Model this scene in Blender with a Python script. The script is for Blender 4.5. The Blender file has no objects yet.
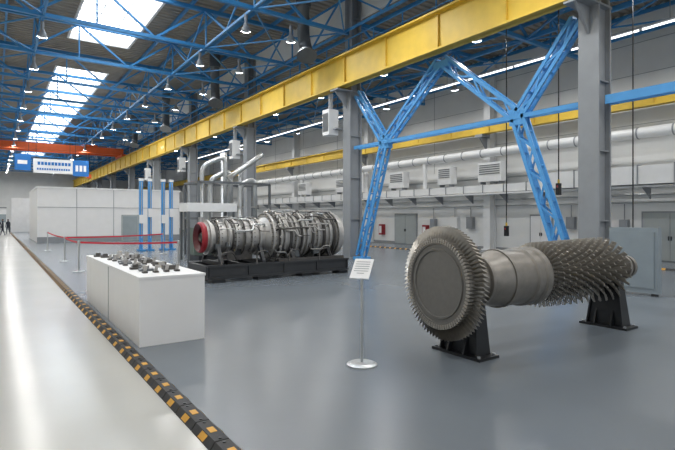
import bpy, math, random
from mathutils import Vector, Matrix
random.seed(7)
S=1.277   # layout units -> metres
scn=bpy.context.scene
try:
    scn.view_settings.view_transform='Standard'
    scn.view_settings.look='None'
except Exception: pass

# ---------------- materials ----------------
def mat(name,col,rough=0.6,metal=0.0,noise=0.0,nscale=6.0,bump=0.0,emit=0.0,detail=6,spec=0.5):
    m=bpy.data.materials.new(name); m.use_nodes=True
    nt=m.node_tree; b=nt.nodes['Principled BSDF']
    b.inputs['Base Color'].default_value=(*col,1); b.inputs['Roughness'].default_value=rough
    b.inputs['Metallic'].default_value=metal
    b.inputs['Specular IOR Level'].default_value=spec
    if emit>0:
        b.inputs['Emission Color'].default_value=(*col,1); b.inputs['Emission Strength'].default_value=emit
    if noise>0 or bump>0:
        tc=nt.nodes.new('ShaderNodeTexCoord'); n=nt.nodes.new('ShaderNodeTexNoise')
        n.inputs['Scale'].default_value=nscale; n.inputs['Detail'].default_value=detail
        nt.links.new(tc.outputs['Object'],n.inputs['Vector'])
        if noise>0:
            r=nt.nodes.new('ShaderNodeMapRange')
            r.inputs['From Min'].default_value=0.3; r.inputs['From Max'].default_value=0.7
            r.inputs['To Min'].default_value=1-noise; r.inputs['To Max'].default_value=1+noise
            nt.links.new(n.outputs['Fac'],r.inputs['Value'])
            mx=nt.nodes.new('ShaderNodeVectorMath'); mx.operation='SCALE'
            mx.inputs[0].default_value=col
            nt.links.new(r.outputs['Result'],mx.inputs['Scale'])
            nt.links.new(mx.outputs['Vector'],b.inputs['Base Color'])
        if bump>0:
            bp=nt.nodes.new('ShaderNodeBump'); bp.inputs['Strength'].default_value=bump
            bp.inputs['Distance'].default_value=0.02
            nt.links.new(n.outputs['Fac'],bp.inputs['Height']); nt.links.new(bp.outputs['Normal'],b.inputs['Normal'])
    return m
def srgb(r,g,b):
    f=lambda c:(c/255/12.92) if c/255<=0.04045 else ((c/255+0.055)/1.055)**2.4
    return (f(r),f(g),f(b))
WALKM=mat('walkway_resin',srgb(178,177,171),0.2,0,0.05,0.5,0.03)
FLOORM=mat('grey_floor_resin',srgb(106,113,120),0.27,0,0.04,0.7,0.02)
WALLM=mat('wall_panel',srgb(222,223,222),0.8,0,0.03,1.0)
WHITE=mat('white_paint',srgb(226,226,226),0.5,0,0.02,2)
WHITE2=mat('off_white_duct',srgb(226,227,227),0.45,0.05,0.04,2)
DECK=mat('roof_deck',srgb(150,144,134),0.55,0.1,0.12,1.5)
BLUE=mat('blue_paint',srgb(56,132,190),0.4,0,0.06,3)
BLUED=mat('blue_paint_light',srgb(78,152,212),0.4,0,0.06,3)
YEL=mat('yellow_paint',srgb(210,178,66),0.5,0,0.08,2)
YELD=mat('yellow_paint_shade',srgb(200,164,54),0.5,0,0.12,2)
COL=mat('column_grey',srgb(140,144,148),0.45,0.1,0.06,2)
BLACK=mat('black_rubber',srgb(38,37,38),0.6,0,0.2,12,0.2)
MARK=mat('marking_yellow',srgb(206,152,48),0.5,0,0.1,10)
BSTEEL=mat('black_steel',srgb(36,38,41),0.35,0.3,0.1,6)
SKIDM=mat('skid_steel',srgb(52,54,57),0.45,0.2,0.1,6)
ROT=mat('rotor_steel',srgb(132,128,122),0.42,0.6,0.10,9,0.1)
ROTF=mat('rotor_disc_face',srgb(114,112,108),0.5,0.45,0.06,14,0.08)
BLADE=mat('blade_steel',srgb(166,161,153),0.36,0.65,0.12,12)
STEEL=mat('engine_steel',srgb(172,170,167),0.4,0.6,0.14,7,0.1)
STEELD=mat('engine_steel_dark',srgb(84,82,80),0.45,0.5,0.2,8)
PIPE=mat('pipe_silver',srgb(184,187,188),0.32,0.65,0.08,4)
RED=mat('red_paint',srgb(150,34,44),0.35,0,0.08,5)
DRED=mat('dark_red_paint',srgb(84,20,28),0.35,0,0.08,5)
PINK=mat('red_rope',srgb(196,36,56),0.6,0,0.05,8)
ORANGE=mat('orange_paint',srgb(222,98,44),0.45,0,0.05,3)
DARKD=mat('duct_dark',srgb(100,104,107),0.4,0.3,0.1,3)
GREEN=mat('green_grey',srgb(100,116,108),0.5,0,0.1,3)
PANEL=mat('panel_blue_grey',srgb(136,147,154),0.4,0.2,0.05,3)
SIGNB=mat('sign_blue',srgb(24,104,176),0.5,0,0.02,3)
CLOTH=mat('dark_cloth',srgb(40,44,58),0.8,0,0.1,10)
SKIN=mat('skin',srgb(200,150,125),0.6,0,0.05,10)
SKYG=mat('skylight_glow_pane',(.93,.97,1),0.4,0,emit=4.2)  # panes emit light themselves, standing in for daylight through the glazing
TUBEM=mat('tube_glow',(1,1,1),0.5,0,emit=2.2)
GLASS=mat('door_glass',srgb(150,160,164),0.12,0.1,0.05,2)
DOORM=mat('door_grey',srgb(158,164,164),0.5,0,0.04,2)

# ---------------- mesh builder ----------------
class M:
    def __init__(s): s.v=[];s.f=[];s.mi=[];s.sm=[];s.mats=[]
    def m(s,mt):
        if mt not in s.mats: s.mats.append(mt)
        return s.mats.index(mt)
    def add(s,vs,fs,mt,smooth=False):
        o=len(s.v); s.v+= [tuple(x) for x in vs]; k=s.m(mt)
        for f in fs:
            s.f.append(tuple(i+o for i in f)); s.mi.append(k); s.sm.append(smooth)
    def box(s,x0,x1,y0,y1,z0,z1,mt):
        vs=[(x,y,z) for x in (x0,x1) for y in (y0,y1) for z in (z0,z1)]
        s.add(vs,[(0,1,3,2),(4,6,7,5),(0,4,5,1),(2,3,7,6),(0,2,6,4),(1,5,7,3)],mt)
    def bar(s,p,q,w,h,mt,up=(0,0,1)):
        p=Vector(p);q=Vector(q);d=(q-p)
        if d.length<1e-6:return
        d.normalize();u=Vector(up)
        if abs(d.dot(u))>0.97:u=Vector((0,1,0)) if abs(d.y)<.9 else Vector((1,0,0))
        a=d.cross(u).normalized();b=a.cross(d).normalized()
        vs=[]
        for c in (p,q):
            for i,j in((-1,-1),(1,-1),(1,1),(-1,1)): vs.append(c+a*(i*w/2)+b*(j*h/2))
        s.add(vs,[(3,2,1,0),(4,5,6,7),(0,1,5,4),(1,2,6,5),(2,3,7,6),(3,0,4,7)],mt)
    def frame(s,d):
        d=Vector(d).normalized();u=Vector((0,0,1))
        if abs(d.z)>.95:u=Vector((1,0,0))
        a=d.cross(u).normalized();b=a.cross(d).normalized();return d,a,b
    def lathe(s,o,d,prof,mt,seg=32):
        o=Vector(o);d,a,b=s.frame(d)
        cs=[(math.cos(2*math.pi*i/seg),math.sin(2*math.pi*i/seg)) for i in range(seg)]
        for (t0,r0),(t1,r1) in zip(prof[:-1],prof[1:]):
            vs=[o+d*t0+(a*c+b*sn)*r0 for c,sn in cs]+[o+d*t1+(a*c+b*sn)*r1 for c,sn in cs]
            fs=[(i,(i+1)%seg,seg+(i+1)%seg,seg+i) for i in range(seg)]
            s.add(vs,fs,mt,abs(t1-t0)>1e-5)
    def cyl(s,p,q,r,mt,seg=12,r2=None):
        p=Vector(p);q=Vector(q);L=(q-p).length;r2=r if r2 is None else r2
        s.lathe(p,q-p,[(0,0.0001),(0,r),(L,r2),(L,0.0001)],mt,seg)
    def tube(s,path,r,mt,seg=8,closed=False):
        P=[Vector(p) for p in path];n=len(P);rings=[];prev=None
        for i in range(n):
            if closed: t=P[(i+1)%n]-P[i-1]
            else: t=P[min(i+1,n-1)]-P[max(i-1,0)]
            t.normalize()
            if prev is None:
                u=Vector((0,0,1)) if abs(t.z)<.9 else Vector((1,0,0)); a=t.cross(u).normalized()
            else: a=(prev-t*prev.dot(t)).normalized()
            prev=a;b=t.cross(a)
            rings.append([P[i]+(a*math.cos(2*math.pi*k/seg)+b*math.sin(2*math.pi*k/seg))*r for k in range(seg)])
        vs=[v for R in rings for v in R];fs=[]
        for i in range(n if closed else n-1):
            j=(i+1)%n
            for k in range(seg): fs.append((i*seg+k,i*seg+(k+1)%seg,j*seg+(k+1)%seg,j*seg+k))
        if not closed:
            fs.append(tuple(range(seg)));fs.append(tuple((n-1)*seg+k for k in range(seg)))
        s.add(vs,fs,mt,True)
    def poly(s,pts,mt): s.add(pts,[tuple(range(len(pts)))],mt)
    def prism(s,pts,off,mt):
        n=len(pts);o=Vector(off);vs=[Vector(p) for p in pts]+[Vector(p)+o for p in pts]
        fs=[tuple(range(n))[::-1],tuple(range(n,2*n))]+[(i,(i+1)%n,n+(i+1)%n,n+i) for i in range(n)]
        s.add(vs,fs,mt)
    def done(s,name,parent=None):
        me=bpy.data.meshes.new(name)
        lo=Vector((min(v[0] for v in s.v),min(v[1] for v in s.v),min(v[2] for v in s.v)))
        hi=Vector((max(v[0] for v in s.v),max(v[1] for v in s.v),max(v[2] for v in s.v)))
        c=Vector(((lo.x+hi.x)/2,(lo.y+hi.y)/2,lo.z))
        me.from_pydata([((x-c.x)*S,(y-c.y)*S,(z-c.z)*S) for x,y,z in s.v],[],s.f)
        for mt in s.mats: me.materials.append(mt)
        me.polygons.foreach_set('material_index',s.mi); me.polygons.foreach_set('use_smooth',s.sm)
        me.update()
        ob=bpy.data.objects.new(name,me); scn.collection.objects.link(ob)
        ob.location=c*S
        if parent: ob.parent=parent
        return ob
def smoothpath(pts,rad=0.3,n=6):
    P=[Vector(p) for p in pts];out=[P[0]]
    for i in range(1,len(P)-1):
        a=(P[i-1]-P[i]);b=(P[i+1]-P[i]);r=min(rad,a.length/2,b.length/2)
        A=P[i]+a.normalized()*r;B=P[i]+b.normalized()*r
        for k in range(n+1):
            t=k/n;out.append(A*(1-t)**2+P[i]*2*t*(1-t)+B*t*t)
    out.append(P[-1]);return out

Y0,Y1=-9.0,92.0; XL=-5.2; XC=11.4; XW=20.0
# ---------------- floor ----------------
m=M(); m.box(XL,1.24,Y0,Y1,-.1,0,WALKM); m.box(1.24,XW+.3,Y0,Y1,-.1,0,FLOORM)
m.done('floor')
def curb(name,x0,x1,ya,yb,h=.055,seg=.39,step=1):
    m=M();y=ya;w=x1-x0
    while y<yb:
        a,b=y+.006,y+seg-.006
        prof=[(x0,0),(x0+w*.22,h),(x1-w*.22,h),(x1,0)]
        m.prism([(px,a,pz) for px,pz in prof],(0,b-a,0),BLACK)
        e=.0025
        for ys in (a+.14,):
            ye=ys+.11
            for (xa,za),(xb,zb) in (((x0,0),(x0+w*.22,h)),((x1,0),(x1-w*.22,h))):
                sx=-1 if xa<xb else 1
                p=lambda t,yy:(xa+(xb-xa)*t+sx*e,yy,za+(zb-za)*t+e)
                m.poly([p(.12,ys),p(.12,ye),p(.9,ye-.02),p(.9,ys-.02)],MARK)
        m.box(x0+w*.36,x1-w*.36,a+.15,a+.24,h,h+.003,MARK)
        for yy in (a+.03,b-.03): m.cyl((x0+w/2,yy,h),(x0+w/2,yy,h+.006),.014,BSTEEL,8)
        y+=seg*step
    return m.done(name)
curb('cable_protector_curb',1.2,1.38,-3,60)
curb('cable_protector_curb.001',16.5,16.68,2,45,.05,.39)

# ---------------- walls ----------------
m=M()
m.box(XW,XW+.3,Y0,Y1,0,9.6,WALLM)
y=Y0
while y<Y1:
    m.box(XW-.01,XW,y,y+.02,4.0,9.4,COL); y+=4.7
for z in (5.1,7.0,8.2): m.box(XW-.008,XW,Y0,Y1,z,z+.02,COL)
m.done('wall_right')
m=M(); m.box(XL,XW,Y1,Y1+.3,0,11,WALLM)
m.box(XL,XW,Y1-.02,Y1,0,1.4,WHITE2)
m.done('wall_far')
m=M()
m.box(XL-.3,XL,Y0,Y1,0,3.0,WALLM); m.box(XL-.3,XL,Y0,Y1,7.6,11,WALLM)
y=Y0
while y<Y1: m.box(XL-.3,XL,y,y+1.3,3.0,7.6,WALLM); y+=4.7
m.done('wall_left')
m=M(); m.box(XC+.3,XC+.4,Y0,Y1,9.35,10.6,WALLM); m.done('wall_clerestory')
m=M(); m.box(XW-.04,XW,Y0,Y1,0,.14,COL); m.done('baseboard_right')

# ---------------- roof deck ----------------
def deck(m,xa,xb,ya,yb,z,p=.32,d=.06):
    vs=[];y=ya
    prof=[(0,0),(.4*p,0),(.5*p,d),(.9*p,d)]
    ys=[]
    while y<yb:
        for dy,dz in prof:
            if y+dy<=yb: ys.append((y+dy,z+dz))
        y+=p
    ys.append((yb,z))
    for yy,zz in ys: vs+= [(xa,yy,zz),(xb,yy,zz)]
    m.add(vs,[(2*i,2*i+1,2*i+3,2*i+2) for i in range(len(ys)-1)],DECK)
    m.box(xa,xb,ya,yb,z+.08,z+.2,DARKD)
SKX0,SKX1=2.95,5.75
SK=[(8.0,27.5),(33.0,84)]
m=M()
deck(m,XL,SKX0,Y0,Y1,10.5); deck(m,SKX1,XC+.3,Y0,Y1,10.5)
deck(m,SKX0,SKX1,Y0,8,10.5); deck(m,SKX0,SKX1,27.5,33,10.5); deck(m,SKX0,SKX1,84,Y1,10.5)
deck(m,XC+.4,XW+.3,Y0,Y1,9.4)
m.done('ceiling')
for i,(a,b) in enumerate(SK):
    m=M()
    for x in (SKX0,SKX1): m.box(x-.05,x+.05,a,b,10.45,10.85,WHITE)
    for yy in (a,b): m.box(SKX0,SKX1,yy-.05,yy+.05,10.45,10.85,WHITE)
    y=a
    while y<b: m.box(SKX0,SKX1,y-.02,y+.02,10.7,10.78,WHITE2); y+=.95
    for x in (SKX0+.95,SKX0+1.9): m.box(x-.02,x+.02,a,b,10.7,10.78,WHITE2)
    m.box(SKX0,SKX1,a,b,10.8,10.83,SKYG)
    m.done('window_%d'%(i+1))

# ---------------- trusses ----------------
def truss(m,Y,xa,xb,zb,zt,n):
    m.bar((xa,Y,zb),(xb,Y,zb),.13,.13,BLUE); m.bar((xa,Y,zt),(xb,Y,zt),.15,.15,BLUE)
    dx=(xb-xa)/n
    for i in range(n+1):
        x=xa+dx*i
        if i%2==0: m.bar((x,Y,zb),(x,Y,zt),.06,.06,BLUE)
        if i<n:
            if i%2==0: m.bar((x,Y,zt),(x+dx,Y,zb),.08,.08,BLUE)
            else: m.bar((x,Y,zb),(x+dx,Y,zt),.08,.08,BLUE)
m=M();k=-3
TY=[]
while 5.9+4.7*k<Y1: TY.append(5.9+4.7*k); k+=1
for Y in TY:
    truss(m,Y,XL,XC,8.7,10.25,8)
for x in (-2,1.4,7.2,11.0):
    m.bar((x,Y0,8.7),(x,Y1,8.7),.07,.09,BLUE)
for a,b in zip(TY[:-1],TY[1:]):
    for x0,x1 in ((-2,1.4),(7.2,11.0)):
        m.bar((x0,a,8.72),(x1,b,8.72),.05,.05,BLUE)
        m.bar((x1,a,8.68),(x0,b,8.68),.05,.05,BLUE)
    for x in (1.4,7.2,11.0):
        mid=(a+b)/2
        m.bar((x,a,10.2),(x,mid,8.7),.06,.06,BLUE);m.bar((x,mid,8.7),(x,b,10.2),.06,.06,BLUE)
x=XL+.6
while x<XC:
    if not (SKX0-.1<x<SKX1+.1): m.bar((x,Y0,10.38),(x,Y1,10.38),.08,.16,BLUE)
    x+=1.25
m.done('roof_truss_frame')
m=M()
for Y in TY: truss(m,Y,XC+.4,XW,8.0,9.15,6)
for x in (13.0,15.7,18.4):
    m.bar((x,Y0,8.0),(x,Y1,8.0),.08,.1,BLUE)
for a,b in zip(TY[:-1],TY[1:]):
    for x0,x1 in ((13,15.7),(15.7,18.4)):
        m.bar((x0,a,8.02),(x1,b,8.02),.05,.05,BLUE); m.bar((x1,a,7.98),(x0,b,7.98),.05,.05,BLUE)
x=XC+1
while x<XW: m.bar((x,Y0,9.28),(x,Y1,9.28),.07,.14,BLUE); x+=1.25
m.done('roof_truss_frame.001')

# ---------------- columns ----------------
CY=[5.9+9.4*k for k in range(-1,9)]
def column(name,x,y,top,crane,mt=None,w=.25):
    m=M();C=mt or COL
    m.box(x-w-.06,x+w+.06,y-w-.1,y+w+.1,0,.05,C)
    zt=crane if crane else top
    for sx in (-1,1):
        m.box(x+sx*w-.03,x+sx*w+.03,y-w*.95,y+w*.95,.05,zt,C)
    m.box(x-w,x+w,y-.13,y-.09,.05,zt,C); m.box(x-w,x+w,y+.09,y+.13,.05,zt,C)
    z=1.5
    while z<zt-.3: m.box(x-w,x+w,y-w*.85,y+w*.85,z,z+.03,C); z+=1.6
    if crane:
        m.box(x-.88,x+.3,y-.25,y+.25,crane-.05,crane,C)
        m.prism([(x-w,y-.03,crane-.05),(x-.85,y-.03,crane-.05),(x-w,y-.03,crane-.7)],(0,.06,0),C)
        m.box(x-.2,x-.14,y-.22,y+.22,crane,top,C); m.box(x+.2,x+.26,y-.22,y+.22,crane,top,C)
        m.box(x-.2,x+.26,y-.03,y+.03,crane,top,C)
        z=crane+.6
        while z<top: m.box(x-.2,x+.26,y-.2,y+.2,z,z+.03,C); z+=1.1
    return m.done(name)
for i,y in enumerate(CY):
    column('steel_column'+('' if i==0 else '.%03d'%i),XC,y,10.3,6.45)
for i,y in enumerate(CY):
    column('wall_column'+('' if i==0 else '.%03d'%i),XW-.27,y,9.1,None,WHITE2,.2)

# crane runway beams
def runway(name,x,zb,zt,w=.36,rail=True):
    m=M()
    m.box(x-w/2,x+w/2,Y0,Y1,zb,zb+.06,YEL); m.box(x-w/2-.04,x+w/2+.04,Y0,Y1,zt-.06,zt,YEL)
    m.box(x-.03,x+.03,Y0,Y1,zb,zt,YEL)
    y=Y0+.3
    while y<Y1:
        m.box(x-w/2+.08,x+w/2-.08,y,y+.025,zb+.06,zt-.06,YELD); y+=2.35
    if rail: m.box(x-.04,x+.04,Y0,Y1,zt,zt+.1,COL)
    return m.done(name)
runway('crane_runway_beam',10.75,6.5,7.65)
runway('crane_runway_beam.001',XW-.9,5.55,6.1,.3)
runway('crane_runway_beam.002',XL+.9,6.5,7.65)
m=M()
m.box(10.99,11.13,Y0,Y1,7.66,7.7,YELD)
for y in [Y0+1.5*i for i in range(68)]: m.bar((11.0,y,7.66),(11.0,y,8.35),.03,.03,BLUE)
m.bar((11.0,Y0,8.35),(11.0,Y1,8.35),.035,.035,BLUE); m.bar((11.0,Y0,8.0),(11.0,Y1,8.0),.03,.03,BLUE)
m.done('runway_walkway_railing')
for i,y in enumerate(CY):
    m=M(); m.box(XW-1.1,XW-.51,y-.2,y+.2,5.4,5.54,COL); m.prism([(XW-.51,y-.03,5.4),(XW-1.05,y-.03,5.4),(XW-.51,y-.03,4.8)],(0,.06,0),COL)
    m.done('runway_bracket'+('' if i==0 else '.%03d'%i))

# ---------------- blue portal bracing ----------------
def lattice(m,p,q,w,n):
    p=Vector(p);q=Vector(q);d=(q-p).normalized();nrm=Vector((1,0,0)).cross(d).normalized()
    for dx in (-.1,.1):
        o=Vector((dx,0,0))
        for sgn in (-1,1):
            m.bar(p+o+nrm*sgn*w/2,q+o+nrm*sgn*w/2,.05,.09,BLUED,up=nrm)
    for i in range(n):
        a=p+(q-p)*(i/n);b=p+(q-p)*((i+1)/n);s1=1 if i%2 else -1
        for dx in (-.1,.1):
            o=Vector((dx,0,0))
            m.bar(a+o+nrm*s1*w/2,b+o-nrm*s1*w/2,.02,.05,BLUED,up=nrm)
        for sgn in (-1,1):
            m.bar(b+Vector((.1,0,0))+nrm*sgn*w/2,b+Vector((-.1,0,0))+nrm*sgn*w/2,.05,.05,BLUED)
def portal(name,ya,yb):
    m=M();z=4.25;mid=(ya+yb)/2;ka=ya+2.0;kb=yb-2.0
    lattice(m,(XC,ya+.55,.1),(XC,ka,z),.32,9); lattice(m,(XC,yb-.55,.1),(XC,kb,z),.32,9)
    lattice(m,(XC,ka,z),(XC,mid-.1,6.4),.3,5); lattice(m,(XC,kb,z),(XC,mid+.1,6.4),.3,5)
    lattice(m,(XC,ka,z),(XC,ya+.4,6.3),.26,4); lattice(m,(XC,kb,z),(XC,yb-.4,6.3),.26,4)
    for dx in (-.1,.1): m.bar((XC+dx,ya+.26,z),(XC+dx,yb-.26,z),.05,.12,BLUED)
    for kk in (ka,kb): m.box(XC-.115,XC+.115,kk-.22,kk+.22,z-.22,z+.22,BLUED)
    m.box(XC-.115,XC+.115,mid-.3,mid+.3,6.2,6.43,BLUED)
    for yy in (ya+.6,yb-.6): m.box(XC-.25,XC+.25,yy-.22,yy+.22,0,.1,BLUED)
    return m.done(name)
portal('portal_brace',CY[1],CY[2])
m=M()
for dx in (-.1,.1): m.bar((XC+dx,CY[0]+.3,4.25),(XC+dx,CY[1]-.3,4.25),.05,.2,BLUED)
y=CY[0]+.5
while y<CY[1]-.6: m.bar((XC-.1,y,4.3),(XC+.1,y+.3,4.3),.04,.04,BLUED); y+=.5
m.done('tie_beam')

# ---------------- right wall equipment ----------------
m=M()
m.box(XW-1.5,XW-.65,4.5,11.6,2.75,3.4,WHITE2); m.box(XW-1.2,XW-.65,11.6,48,2.75,3.1,WHITE2)
for i in range(40):
    y=4.6+i*1.15
    x0=XW-1.53 if y<11.6 else XW-1.23; zz=3.43 if y<11.6 else 3.13
    m.box(x0,XW-.63,y,y+.04,2.72,zz,COL)
m.box(XW-1.3,XW-.62,Y0,48,2.65,2.72,WHITE2)
for i in range(24):
    y=2+i*2; m.prism([(XW-.62,y,2.65),(XW-1.25,y,2.65),(XW-.62,y,2.25)],(0,.04,0),COL)
m.done('ventilation_duct')
m=M()
m.cyl((XW-.95,2.0,4.62),(XW-.95,48,4.62),.2,WHITE2,16)
for i in range(40): m.cyl((XW-.95,2.5+i*1.15,4.62),(XW-.95,2.55+i*1.15,4.62),.215,COL,16)
for y in (6.5,12.6,19,24.5,32): m.cyl((XW-.95,y,3.45 if y<11 else 3.12),(XW-.95,y,4.45),.12,WHITE2,12)
m.done('ventilation_duct.001')
m=M()
for z,r in ((2.15,.05),(2.45,.06),(3.5,.05)):
    m.cyl((XW-.05,Y0,z),(XW-.05,60,z),r*.6,PIPE,8)
m.done('wall_pipe_run')
for i,(y,l) in enumerate(((14,1.3),(17,.9),(20.5,1.2),(9.6,.8),(26,1.2),(31,1.2))):
    m=M()
    zb=3.14 if y>11 else 3.44
    m.box(XW-1.15,XW-.7,y,y+l,zb+.12,4.15,WHITE2)
    for j in range(5): m.box(XW-1.17,XW-1.15,y+.08,y+l-.08,3.6+j*.1,3.64+j*.1,DARKD)
    for yy in (y+.1,y+l-.15): m.box(XW-1.1,XW-.75,yy,yy+.05,zb,zb+.12,COL)
    m.done('ventilation_unit'+('' if i==0 else '.%03d'%i))
def door(name,x,y0,y1,h,mt):
    m=M(); m.box(x-.06,x,y0-.06,y1+.06,0,h+.06,COL)
    mid=(y0+y1)/2
    m.box(x-.08,x-.06,y0,mid-.01,.02,h,mt);m.box(x-.08,x-.06,mid+.01,y1,.02,h,mt)
    m.box(x-.11,x-.08,mid-.06,mid-.03,.75,.9,BSTEEL); m.box(x-.11,x-.08,mid+.03,mid+.06,.75,.9,BSTEEL)
    m.done(name)
door('door_1',XW,6.7,8.5,1.75,DOORM); door('door_2',XW,20.6,22.4,1.75,DOORM); door('door_3',XW,30,31.8,1.75,DOORM); door('door_4',XW,12.2,13.2,1.65,WHITE)
for i,(y,w,h,z,mt) in enumerate(((10.3,.5,.7,.9,COL),(11.1,.35,.5,1.1,COL),(16.4,.4,.6,1.0,COL),(17.4,.5,.7,.9,WHITE2),(19.0,.35,.5,1.0,COL),(25.7,.6,.9,.7,COL),(27,.5,.7,.9,WHITE2),(9.0,.3,.5,1.0,COL))):
    m=M()
    m.box(XW-.22,XW,y,y+w,z,z+h,mt); m.box(XW-.23,XW-.22,y+.05,y+w-.05,z+.05,z+h-.05,mt)
    m.cyl((XW-.1,y+w/2,z+h),(XW-.1,y+w/2,2.1),.02,COL,6)
    m.done('electrical_cabinet'+('' if i==0 else '.%03d'%i))
for i,y in enumerate((19.6,23.4,9.5)):
    m=M(); m.box(XW-.28,XW,y,y+.3,.5,1.15,RED); m.box(XW-.29,XW-.28,y+.04,y+.26,.6,1.05,WHITE)
    m.done('fire_hose_cabinet'+('' if i==0 else '.%03d'%i))
m=M()
for x in (15.2,):
    m.box(x-.06,x+.06,Y0,50,7.0,7.06,COL)
    for i in range(26): m.cyl((x,-6+i*2.1,6.97),(x,-6+i*2.1+2.0,6.97),.03,TUBEM,8)
    for i in range(20): m.cyl((x,-5+i*2.7,7.06),(x,-5+i*2.7,8.0),.012,COL,5)
m.done('strip_light')

for i,(x,y,zt,zb) in enumerate(((13.2,9.6,8.0,1.0),(13.5,6.0,8.0,.9),(12.6,7.5,8.0,2.2))):
    m=M(); m.cyl((x,y,zb+.3),(x,y,zt),.018,BSTEEL,6); m.box(x-.06,x+.06,y-.05,y+.05,zb,zb+.32,BSTEEL)
    m.cyl((x,y,zb+.32),(x,y,zb+.42),.03,YEL,8); m.box(x-.07,x-.06,y-.02,y+.02,zb+.2,zb+.26,RED)
    m.done('hoist_pendant_control'+('' if i==0 else '.%03d'%i))
m=M(); m.box(10.85,11.0,4.35,5.3,.05,1.38,PANEL); m.box(10.83,10.85,4.42,5.23,.15,1.3,PANEL)
m.box(10.81,10.83,5.1,5.16,.7,.85,BSTEEL)
for yy in (4.4,5.2): m.box(10.85,11.0,yy,yy+.08,0,.05,BSTEEL)
m.done('control_cabinet')

# ---------------- overhead ducts near columns ----------------
for i,y in enumerate(CY[2:6]):
    m=M()
    m.tube(smoothpath([(9.9,y+1.2,9.9),(9.9,y+1.2,8.6),(9.75,y+.7,7.9)],.4),.24,DARKD,14)
    m.cyl((9.75,y+.72,7.95),(9.7,y+.6,7.7),.24,DARKD,14,.4)
    m.cyl((9.9,y+1.2,9.8),(9.9,y+1.2,10.5),.3,DARKD,14)
    m.done('ventilation_pipe'+('' if i==0 else '.%03d'%i))
    m=M(); m.box(10.6,11.05,y+.45,y+.9,4.8,5.8,WHITE2); m.box(10.58,10.6,y+.5,y+.85,4.95,5.65,DARKD)
    m.cyl((10.85,y+.7,5.8),(10.85,y+.7,6.45),.09,COL,10); m.box(10.8,11.1,y+.25,y+.46,5.0,5.06,COL)
    m.done('air_heater'+('' if i==0 else '.%03d'%i))

# ---------------- lamps ----------------
n=0
def lamp(x,y,z,P,r=.14):
    global n
    m=M(); m.cyl((x,y,z+.28),(x,y,z+.6),.06,COL,10); m.lathe((x,y,z),(0,0,1),[(0,r+.02),(.1,r),(.2,.09),(.28,.07),(.28,.001)],COL,16)
    o=m.done('high_bay_lamp'+('' if n==0 else '.%03d'%n))
    ld=bpy.data.lights.new('bulb','AREA'); ld.shape='DISK'; ld.size=2*r*S*.95; ld.energy=P; ld.color=(1,.99,.97)
    lo=bpy.data.objects.new('bulb_%d'%n,ld); scn.collection.objects.link(lo); lo.parent=o
    lo.location=(0,0,.03)
    n+=1
for y in [1.2+4.7*k for k in range(-1,19)]:
    for x in (-3.3,1.4,7.2,9.0):
        if y>45 and x in(-3.3,9.0): continue
        lamp(x,y+.6,8.1,125 if y<55 else 220)  # rows by the end wall are added; far lamps run stronger to brighten it
for y in [1.2+4.7*k for k in range(-1,10)]:
    for x in (13.0,17.2): lamp(x,y,7.4,135)

# ---------------- overhead crane + banner ----------------
m=M()
for y in (54,55.6):
    m.box(XL+.7,10.85,y,y+.35,7.95,8.6,ORANGE)
for x in (XL+.9,10.75): m.box(x-.2,x+.2,53.4,56.5,7.76,8.0,ORANGE)
m.box(7.2,8.4,53.8,56.2,8.6,8.9,ORANGE); m.cyl((7.8,55.1,5.9),(7.8,55.1,8.6),.03,BSTEEL,6); m.box(7.6,8.0,54.9,55.3,5.5,5.9,ORANGE)
m.done('overhead_crane')
m=M()
m.box(2.5,5.3,46,46.05,5.15,6.3,WHITE); m.box(5.3,6.5,46,46.05,5.0,6.35,SIGNB)
for i in range(10): m.box(2.8+i*.24,2.98+i*.24,45.98,46,5.8,6.05,SIGNB)
for i in range(14): m.box(2.75+i*.17,2.87+i*.17,45.98,46,5.4,5.55,SIGNB)
for i in range(3): m.box(5.5+i*.3,5.7+i*.3,45.98,46,5.4,5.9,WHITE)
m.box(1.25,2.35,46,46.05,5.3,6.6,SIGNB); m.box(1.45,2.1,45.98,46,5.8,6.1,WHITE)
for x in (1.4,2.2,2.7,5.1,5.5,6.3): m.cyl((x,46.02,6.2),(x,46.02,8.7),.015,BSTEEL,5)
m.done('hanging_banner')

# ---------------- cabin building ----------------
m=M()
m.box(2.15,10.9,35.5,44,0,3.45,WHITE); m.box(2.1,10.95,35.45,44.05,3.4,3.5,WHITE2)
m.box(2.13,10.9,35.47,35.5,0,.35,COL)
m.box(7.0,8.1,35.45,35.5,0,1.75,DOORM); m.box(7.1,8.0,35.43,35.45,.05,1.65,GLASS)
m.box(2.15,10.9,35.48,35.5,2.2,2.23,COL); 
for x in (4.3,6.5,8.7): m.box(x,x+.03,35.48,35.5,.35,3.4,COL)
m.done('site_office_cabin')
m=M()
m.box(-3.5,1.0,66,74,0,2.6,WHITE); m.box(-3.5,1.0,65.96,66,1.0,1.9,GLASS); m.box(1.4,8,62,63,0,3.6,WHITE2)
m.box(-3.55,1.05,65.9,74.05,2.6,2.7,COL)
m.done('site_office_cabin.001')

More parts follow.
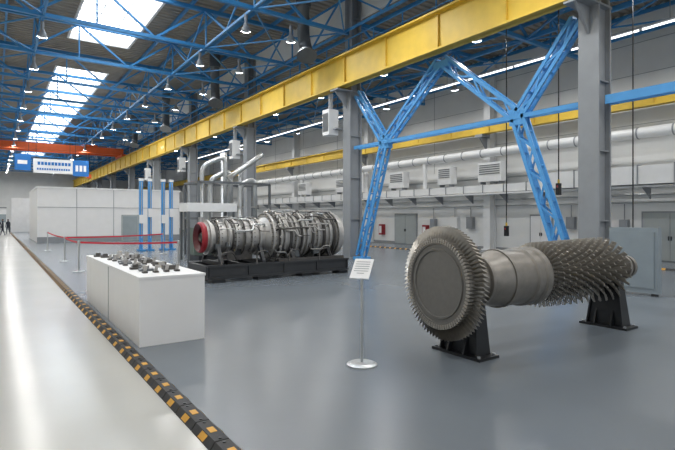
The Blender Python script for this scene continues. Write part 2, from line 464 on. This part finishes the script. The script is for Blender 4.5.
# ---------------- display table ----------------
m=M()
x0,x1,ya,yb,h=1.44,2.28,6.3,10.5,.86
m.box(x0+.01,x1-.01,ya+.01,yb-.01,0,h-.03,WHITE); m.box(x0,x1,ya,yb,h-.03,h,WHITE)
m.box(x0+.004,x0+.01,8.3,8.32,.0,h-.03,COL)
m.done('display_counter')
m=M()
random.seed(3)
y=6.75
while y<10.3:
    x=1.56+random.random()*.12
    k=random.randrange(4)
    if k==0:
        m.lathe((x,y,h),(0,0,1),[(0,.001),(0,.08),(.03,.08),(.03,.045),(.07,.04),(.07,.001)],STEELD,18)
        m.lathe((x+.38,y+.05,h),(0,0,1),[(0,.001),(0,.06),(.04,.045),(.09,.045),(.09,.001)],STEEL,18)
    elif k==1:
        for j in range(4):
            bx=x+j*.14
            m.box(bx,bx+.06,y-.04,y+.05,h,h+.025,STEELD)
            m.prism([(bx,y-.03,h+.025),(bx+.05,y-.01,h+.025),(bx+.045,y+.03,h+.025),(bx+.01,y+.01,h+.025)],(.015,.0,.075),STEEL)
    elif k==2:
        m.box(x,x+.25,y-.06,y+.1,h,h+.04,STEELD); m.cyl((x+.04,y,h+.065),(x+.5,y+.02,h+.065),.027,STEEL,12); m.box(x+.4,x+.5,y-.05,y+.07,h,h+.05,STEELD)
    else:
        m.prism([(x,y-.08,h),(x+.18,y-.1,h),(x+.22,y+.06,h),(x+.02,y+.09,h)],(0,0,.03),DARKD)
        m.cyl((x+.1,y,h+.03),(x+.1,y,h+.07),.045,STEEL,14); m.box(x+.33,x+.5,y-.07,y+.08,h,h+.06,STEELD)
    y+=.3
m.done('turbine_part_display')

# ---------------- info sign stand ----------------
m=M(); sx,sy=3.25,4.19
m.lathe((sx,sy,0),(0,0,1),[(0,.001),(0,.165),(.015,.165),(.03,.13),(.035,.02),(.035,.001)],PIPE,32)
m.cyl((sx,sy,.03),(sx,sy,1.0),.015,PIPE,12)
Fw=Vector((-.8,-.6,.0)).normalized(); R=Vector((-Fw.y,Fw.x,0)); U=(Vector((0,0,1))*.62-Fw*.78).normalized()
c=Vector((sx,sy,1.04)); nn=R.cross(U).normalized()
pts=[c+R*a*.105+U*b*.15 for a,b in((-1,-1),(1,-1),(1,1),(-1,1))]
m.prism([p-nn*.006 for p in pts],nn*.012,WHITE)
for j in range(6):
    a0=c+U*(.1-j*.035)
    for sg in (-1,1):
        q=[a0+R*a*(.08 if j<5 else .04)+U*b*.005+nn*sg*.008 for a,b in((-1,-1),(1,-1),(1,1),(-1,1))]
        m.poly(q,COL)
m.done('info_sign_stand')

# ---------------- rotor ----------------
m=M()
A=Vector((4.2,3.9,.846)); D,a_,b_=m.frame((1,-.08,0))
def rot(m,prof,mt,seg=72): m.lathe(A,D,prof,mt,seg)
rot(m,[(-.085,.0001),(-.085,.37),(-.1,.375),(-.1,.395),(-.085,.4),(-.085,.44),(-.1,.445),(-.1,.46)],ROTF,96)
rot(m,[(-.1,.46),(-.1,.49),(.1,.49),(.1,.45),(.13,.45),(.13,.36),(.22,.32),(.24,.26),(.5,.26),(.5,.3),(.54,.3),(.54,.27),(.66,.3),(.78,.335),(.82,.345),(.82,.36),(.87,.36),(.87,.345),(1.2,.345),(1.22,.37),(1.28,.37),(1.28,.35),(1.36,.35),(1.38,.375),(1.46,.375),(1.46,.33),(1.55,.3)],ROT)
def airfoil(m,t,ang,r0,r1,ch,th,tw,tw2,mt):
    vs=[]
    for r,w in ((r0,tw),(r1,tw2)):
        e=a_*math.cos(ang)+b_*math.sin(ang); tn=D.cross(e).normalized()
        cdir=D*math.cos(w)+tn*math.sin(w); nd=-D*math.sin(w)+tn*math.cos(w)
        sc=1 if r==r0 else .8
        for u,v in ((-.5,0),(-.1,.5),(.5,.15),(.0,-.15)):
            vs.append(A+D*t+e*r+cdir*u*ch*sc+nd*v*th*1.6)
    m.add(vs,[(3,2,1,0),(4,5,6,7)]+[(i,(i+1)%4,4+(i+1)%4,4+i) for i in range(4)],mt)
N=80
for i in range(N):
    g=2*math.pi*i/N
    e=a_*math.cos(g)+b_*math.sin(g)
    for (r0,r1,w) in ((.462,.482,.009),(.484,.515,.0125)):
        m.bar(A+D*-.106+e*((r0+r1)/2),A+D*.1+e*((r0+r1)/2),2*w,r1-r0,BLADE,up=e)
    airfoil(m,0,g,.512,.65,.15,.016,.2,.5,BLADE)
rows=13;t0=1.6;sp=.118
for i in range(rows):
    t=t0+sp*i; f=i/(rows-1); rd=.29-.06*f; rt=.425+.035*f
    rot(m,[(t-.059,rd-.012),(t-.045,rd-.012),(t-.045,rd+.006),(t+.045,rd+.004),(t+.045,rd-.016),(t+.059,rd-.019)],ROT,48)
    nb=int(40-14*f)
    for k in range(nb):
        airfoil(m,t,2*math.pi*(k+.37*i)/nb,rd,rt,.07+.02*f,.013,.35,.8,BLADE)
te=t0+sp*rows-.05
rot(m,[(te-.05,.215),(te,.21),(te+.03,.2),(te+.2,.14),(te+.4,.13),(te+.4,.2),(te+.45,.2),(te+.45,.13),(te+.56,.12),(te+.56,.17),(te+.62,.17),(te+.62,.0001)],ROT,48)
rotor=m.done('turbine_rotor')
def stand(name,t,rr,wb,wt):
    m=M(); P=A+D*t; zt=A.z-rr-.005
    X=P.x;Y=P.y
    m.box(X-.17,X+.17,Y-wb/2,Y+wb/2,0,.03,BSTEEL)
    for dx in (-.075,.055):
        m.prism([(X+dx,Y-wb*.36,.03),(X+dx,Y+wb*.36,.03),(X+dx,Y+wt/2,zt+.08),(X+dx,Y+wt*.36,zt+.08),(X+dx,Y,zt-.01),(X+dx,Y-wt*.36,zt+.08),(X+dx,Y-wt/2,zt+.08)],(.022,0,0),BSTEEL)
    for sg in (-1,1):
        m.prism([(X-.12,Y+sg*wb*.36,.03),(X+.12,Y+sg*wb*.36,.03),(X+.075,Y+sg*wt/2,zt+.08),(X-.075,Y+sg*wt/2,zt+.08)],(0,sg*.02,0),BSTEEL)
        m.prism([(X-.16,Y+sg*.12,.03),(X+.16,Y+sg*.12,.03),(X+.07,Y+sg*.12,.26),(X-.07,Y+sg*.12,.26)],(0,.02,0),BSTEEL)
    for sx_ in (-.13,.13):
        for sy_ in (-wb*.44,wb*.44): m.cyl((X+sx_,Y+sy_,.03),(X+sx_,Y+sy_,.05),.02,COL,6)
    return m.done(name)
stand('rotor_support_stand',.33,.26,.72,.42)
stand('rotor_support_stand.001',te+.14,.17,.68,.3)

# ---------------- gas turbine engine ----------------
m=M(); E=Vector((4.24,12.2,1.08)); EX=Vector((1,0,0))
def el(prof,mt,seg=40): m.lathe(E,EX,prof,mt,seg)
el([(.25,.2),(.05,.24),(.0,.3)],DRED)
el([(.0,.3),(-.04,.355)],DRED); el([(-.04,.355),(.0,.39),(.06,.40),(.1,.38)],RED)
el([(.2,.001),(.02,.1),(.2,.2)],STEELD)
for k in range(20):
    g=2*math.pi*k/20; m.bar(E+Vector((.2,math.cos(g)*.08,math.sin(g)*.08)),E+Vector((.22,math.cos(g)*.24,math.sin(g)*.24)),.01,.05,STEELD)
p=[(.1,.38)]
for i in range(7):
    t=.16+i*.22; p+=[(t,.38+.008*i),(t,.45+.008*i),(t+.05,.45+.008*i),(t+.05,.38+.008*i)]
p+=[(1.66,.42),(1.8,.52)]
el(p,STEEL)
p=[(1.8,.52),(1.8,.64),(1.86,.64),(1.86,.55)]
for t in (2.15,2.5,2.85,3.2,3.6):
    p+=[(t,.56),(t,.63),(t+.06,.63),(t+.06,.56)]
p+=[(3.9,.57),(3.9,.66),(3.98,.66),(3.98,.6),(4.1,.61),(4.15,.5),(4.15,.3),(4.05,.001)]
el(p,STEEL)
for t in (2.0,2.33,2.68,3.02,3.4,3.75): el([(t,.565),(t,.585),(t+.08,.585),(t+.08,.565)],STEELD)
for t in (.3,.74,1.18): el([(t,.39),(t,.41),(t+.05,.41),(t+.05,.39)],STEELD)
for t,rr,nb in ((.41,.44,26),(.85,.45,26),(1.29,.47,26),(1.83,.62,34),(2.53,.61,30),(3.23,.61,30),(3.94,.64,34)):
    for k in range(nb):
        g=2*math.pi*k/nb; c=E+Vector((t,math.cos(g)*rr*.97,math.sin(g)*rr*.97)); m.cyl(c-EX*.06,c+EX*.06,.014,STEELD,6)
def ring(t,R_,r,mt,a0=0,a1=2*math.pi):
    n_=36; full=abs(a1-a0-2*math.pi)<1e-3
    m.tube([E+Vector((t,math.cos(a0+(a1-a0)*k/n_)*R_,math.sin(a0+(a1-a0)*k/n_)*R_)) for k in range(n_+(0 if full else 1))],r,mt,7,full)
for t in (2.02,2.7,3.4,3.75): ring(t,.68,.028,STEEL if t<3 else STEELD)
ring(1.05,.5,.022,STEELD); ring(.63,.48,.018,STEEL)
random.seed(11)
for k in range(58):
    g=random.uniform(0,2*math.pi); ta=random.uniform(.3,3.2); tb=ta+random.uniform(.3,1.0)
    R1=.47 if tb<1.8 else .66
    if ta<1.8<tb: ta=1.9; tb=ta+.6
    g2=g+random.uniform(-.5,.5)
    f=lambda t,gg,rr:E+Vector((t,math.cos(gg)*rr,math.sin(gg)*rr))
    m.tube(smoothpath([f(ta,g,R1-.1),f(ta,g,R1+.04),f((ta+tb)/2,g,R1+.05),f((ta+tb)/2+.05,g2,R1+.05),f(tb,g2,R1+.04),f(tb,g2,R1-.1)],.08,4),random.choice((.012,.018,.024)),random.choice((STEEL,STEELD,STEEL,PIPE)),7)
for k in range(18):
    g=random.uniform(-math.pi,.3); t=random.uniform(.3,3.7); R1=.44 if t<1.7 else .62
    c=E+Vector((t,math.cos(g)*R1,math.sin(g)*R1)); s_=random.uniform(.05,.1)
    m.box(c.x-s_,c.x+s_,c.y-s_*.7,c.y+s_*.7,c.z-s_,c.z+s_,random.choice((STEELD,BSTEEL,DARKD)))
for k in range(16):
    g=2*math.pi*k/16; c=E+Vector((2.1,math.cos(g)*.56,math.sin(g)*.56)); q=E+Vector((1.95,math.cos(g)*.74,math.sin(g)*.74)); m.cyl(c,q,.032,STEEL,8)
for t in (.35,1.5,2.4,3.6):
    for sg in (-1,1):
        m.bar(E+Vector((t,sg*.36,-.2)),Vector((E.x+t,E.y+sg*.62,.45)),.09,.09,SKIDM)
    m.bar(Vector((E.x+t,E.y-.66,.43)),Vector((E.x+t,E.y+.66,.43)),.1,.1,SKIDM)
ex=E.x
m.box(ex+.65,ex+1.35,11.95,12.45,.5,.75,STEELD)
for sg in (-1,1):
    yy=12.2+sg*.68
    m.box(ex-.05,ex+4.15,yy-.09,yy+.09,.37,.42,SKIDM);m.box(ex-.05,ex+4.15,yy-.09,yy+.09,.08,.13,SKIDM);m.box(ex-.05,ex+4.15,yy-.05,yy+.05,.13,.37,SKIDM)
    for i in range(5): m.box(ex+i*1.02,ex+.03+i*1.02,yy-.085,yy+.085,.13,.37,SKIDM)
    for xx in (.2,1.4,2.7,3.9): m.box(ex+xx-.16,ex+xx+.16,yy-.16,yy+.16,0,.08,BSTEEL)
for xx in (0,1.05,2.15,3.15,4.1): m.box(ex+xx-.06,ex+xx+.06,11.52,12.88,.16,.4,SKIDM)
for k in range(4):
    yy=11.45; q=ex+.3+k*.95; m.tube(smoothpath([(q,yy,.42),(q,yy,.7),(q+.3,yy+.02,.74),(q+.45,yy+.1,.5)],.1),.018,STEELD,7)
m.box(ex+1.9,ex+4.0,11.48,11.6,.42,.5,STEELD)
m.done('gas_turbine_engine')

# ---------------- test rig piping behind ----------------
m=M()
def pp(pts,r,mt=PIPE,rad=.35): m.tube(smoothpath(pts,rad),r,mt,14)
pp([(6.9,19.5,.2),(6.9,19.5,3.7),(7.9,19.5,4.15),(7.9,19.5,1.2)],.09)
pp([(7.4,19.9,.2),(7.4,19.9,3.2),(8.3,19.9,3.6),(8.3,19.9,.4)],.11)
pp([(7.9,19.3,3.2),(8.8,19.3,3.8),(9.5,19.3,4.3)],.11)
pp([(8.6,19.6,.2),(8.6,19.6,3.0),(9.3,19.6,3.3),(9.3,19.6,.3)],.1)
pp([(8.2,20.4,.2),(8.2,20.4,4.4)],.13); pp([(9.0,20.4,.2),(9.0,20.4,3.8)],.12,DARKD)
for z in (1.0,2.0,3.0):
    for x,y in ((6.9,19.5),(7.4,19.9),(8.6,19.6),(8.2,20.4),(9.3,19.6)): m.cyl((x,y,z),(x,y,z+.06),.17,STEEL,14)
for x in (6.6,9.7):
    for y in (19.0,20.7): m.bar((x,y,0),(x,y,3.0),.09,.09,DARKD)
for z in (1.55,3.0):
    m.bar((6.6,19.0,z),(9.7,19.0,z),.09,.09,DARKD); m.bar((6.6,20.7,z),(9.7,20.7,z),.09,.09,DARKD)
    for x in (6.6,9.7): m.bar((x,19.0,z),(x,20.7,z),.09,.09,DARKD)
m.done('test_rig_pipework')
m=M()
m.box(5.7,7.6,17.6,18.6,1.8,2.12,WHITE2)
for x in (5.75,7.5):
    for y in (17.65,18.5): m.bar((x,y,0),(x,y,1.8),.08,.08,DARKD)
m.box(6.0,7.4,17.8,18.5,.2,1.2,GREEN); m.cyl((6.1,17.5,.9),(7.3,17.5,.9),.25,STEELD,18); m.box(6.0,7.4,17.3,18.5,.0,.2,BSTEEL)
m.cyl((6.6,18.1,1.2),(6.6,18.1,1.8),.15,PIPE,12); m.cyl((6.2,17.6,1.2),(6.2,17.6,1.6),.1,STEEL,12)
m.done('oil_supply_unit')
m=M()
m.box(9.0,10.4,15.2,16.2,.0,.3,BSTEEL); m.box(9.1,10.3,15.3,16.1,.3,1.3,COL)
m.box(9.08,9.1,15.4,16.0,.5,1.2,DARKD); m.cyl((9.5,15.7,1.3),(9.5,15.7,1.7),.12,PIPE,14); m.cyl((9.95,15.7,1.3),(9.95,15.7,1.6),.1,PIPE,14)
m.done('auxiliary_pump_unit')
for i,x in enumerate((5.65,6.05,6.67,7.05)):
    m=M(); y=24.3
    m.box(x-.075,x+.075,y-.08,y+.08,.08,3.3,BLUED); m.box(x-.14,x+.14,y-.35,y+.25,0,.08,BLUE)
    m.box(x-.1,x+.1,y-.18,y-.08,1.3+.3*(i%2),1.7+.3*(i%2),WHITE); m.box(x-.1,x+.1,y-.1,y+.1,3.3,3.42,WHITE)
    m.prism([(x-.03,y-.08,.08),(x-.03,y-.32,.08),(x-.03,y-.08,.8)],(.06,0,0),BLUE)
    m.cyl((x,y-.13,.3),(x,y-.13,3.25),.02,PIPE,8)
    m.done('column_lift'+('' if i==0 else '.%03d'%i))

# ---------------- rope barriers ----------------
posts=[(2.0,16.0),(2.05,20.0),(4.4,14.4),(6.0,21.8),(2.05,27.0)]
for i,(x,y) in enumerate(posts):
    m=M(); m.lathe((x,y,0),(0,0,1),[(0,.001),(0,.16),(.02,.16),(.04,.05),(.04,.025),(.82,.025),(.82,.04),(.9,.04),(.92,.001)],PIPE,20)
    m.done('barrier_post'+('' if i==0 else '.%03d'%i))
def belt(a,b,sag=.05):
    A_=Vector((*a,0));B_=Vector((*b,0));d=(B_-A_).normalized();A_+=d*.045;B_-=d*.045
    return [(A_.x+(B_.x-A_.x)*k/12,A_.y+(B_.y-A_.y)*k/12,.86-4*sag*(k/12)*(1-k/12)) for k in range(13)]
m=M()
for a,b in ((0,2),(0,1),(1,3),(1,4)):
    P=belt(posts[a],posts[b],.03)
    for p,q in zip(P[:-1],P[1:]): m.bar(p,q,.015,.05,PINK)
m.done('barrier_belt')

# ---------------- people ----------------
def person(name,x,y,rot_,stride=.18,k=1.0,top=CLOTH):
    V=[(0,0,.95),(0,0,1.15),(0,0,1.38),(0,0,1.5),(0,.01,1.62),(0,.01,1.74),
       (.1,0,.9),(.11,stride*.5,.5),(.11,stride,.07),(.11,stride+.14,.04),
       (-.1,0,.9),(-.11,-stride*.3,.5),(-.11,-stride,.08),(-.11,-stride+.14,.04),
       (.19,0,1.4),(.25,-.03,1.13),(.26,.06,.88),(.26,.08,.79),
       (-.19,0,1.4),(-.25,.03,1.13),(-.26,.1,.88),(-.26,.12,.79)]
    Rr=[.15,.14,.15,.06,.095,.09,.1,.065,.045,.035,.1,.065,.045,.035,.07,.045,.034,.035,.07,.045,.034,.035]
    Eg=[(0,1),(1,2),(2,3),(3,4),(4,5),(0,6),(6,7),(7,8),(8,9),(0,10),(10,11),(11,12),(12,13),(2,14),(14,15),(15,16),(16,17),(2,18),(18,19),(19,20),(20,21)]
    me=bpy.data.meshes.new(name); me.from_pydata([tuple(c*k for c in v) for v in V],Eg,[])
    me.materials.append(top)
    ob=bpy.data.objects.new(name,me); scn.collection.objects.link(ob)
    md=ob.modifiers.new('skin','SKIN')
    sv=me.skin_vertices[0].data
    for i,r in enumerate(Rr): sv[i].radius=(r*k,r*k*(.75 if i<3 else 1)); sv[i].use_root=(i==0)
    ob.modifiers.new('sub','SUBSURF').levels=1; ob.modifiers['sub'].render_levels=1
    ob.location=(x*S,y*S,0); ob.rotation_euler=(0,0,rot_)
    h=M(); h.lathe((0,0,0),(0,0,1),[(-.1,.001),(-.08,.05),(0,.085),(.06,.075),(.08,.05)],SKIN,14)
    h.lathe((0,0,0),(0,0,1),[(.02,.092),(.08,.075),(.115,.03),(.12,.001)],BSTEEL,14)
    h.cyl((0,.085,0),(0,.1,-.02),.012,SKIN,6)
    for sx_ in (-.03,.03): h.cyl((sx_,.075,.015),(sx_,.085,.015),.008,BSTEEL,6)
    me2=h.done(name+'_head',ob); me2.location=(0,.01,1.56*k); me2.scale=(1/S*1.1,)*3
try:
    person('person',1.0,55,2.6); person('person.001',.3,55.6,.4,.1,.97); person('person.002',.55,51.5,1.5,.2,1.02); person('person.003',-.4,58,3.0,.15,1.0,SIGNB)
except Exception as ex_: print('PERSON FAIL',ex_)

# ---------------- world, camera ----------------
w=bpy.data.worlds.new('sky'); scn.world=w; w.use_nodes=True
bg=w.node_tree.nodes['Background']; bg.inputs['Color'].default_value=(.93,.97,1,1); bg.inputs['Strength'].default_value=.85
cd=bpy.data.cameras.new('camera'); cam=bpy.data.objects.new('camera',cd); scn.collection.objects.link(cam)
cd.sensor_width=36; cd.lens=490/675*36; cd.shift_y=-8/675; cd.clip_end=400
cam.location=(0,0,1.6*S); cam.rotation_euler=(math.radians(90),0,math.radians(-34.95))
scn.camera=cam
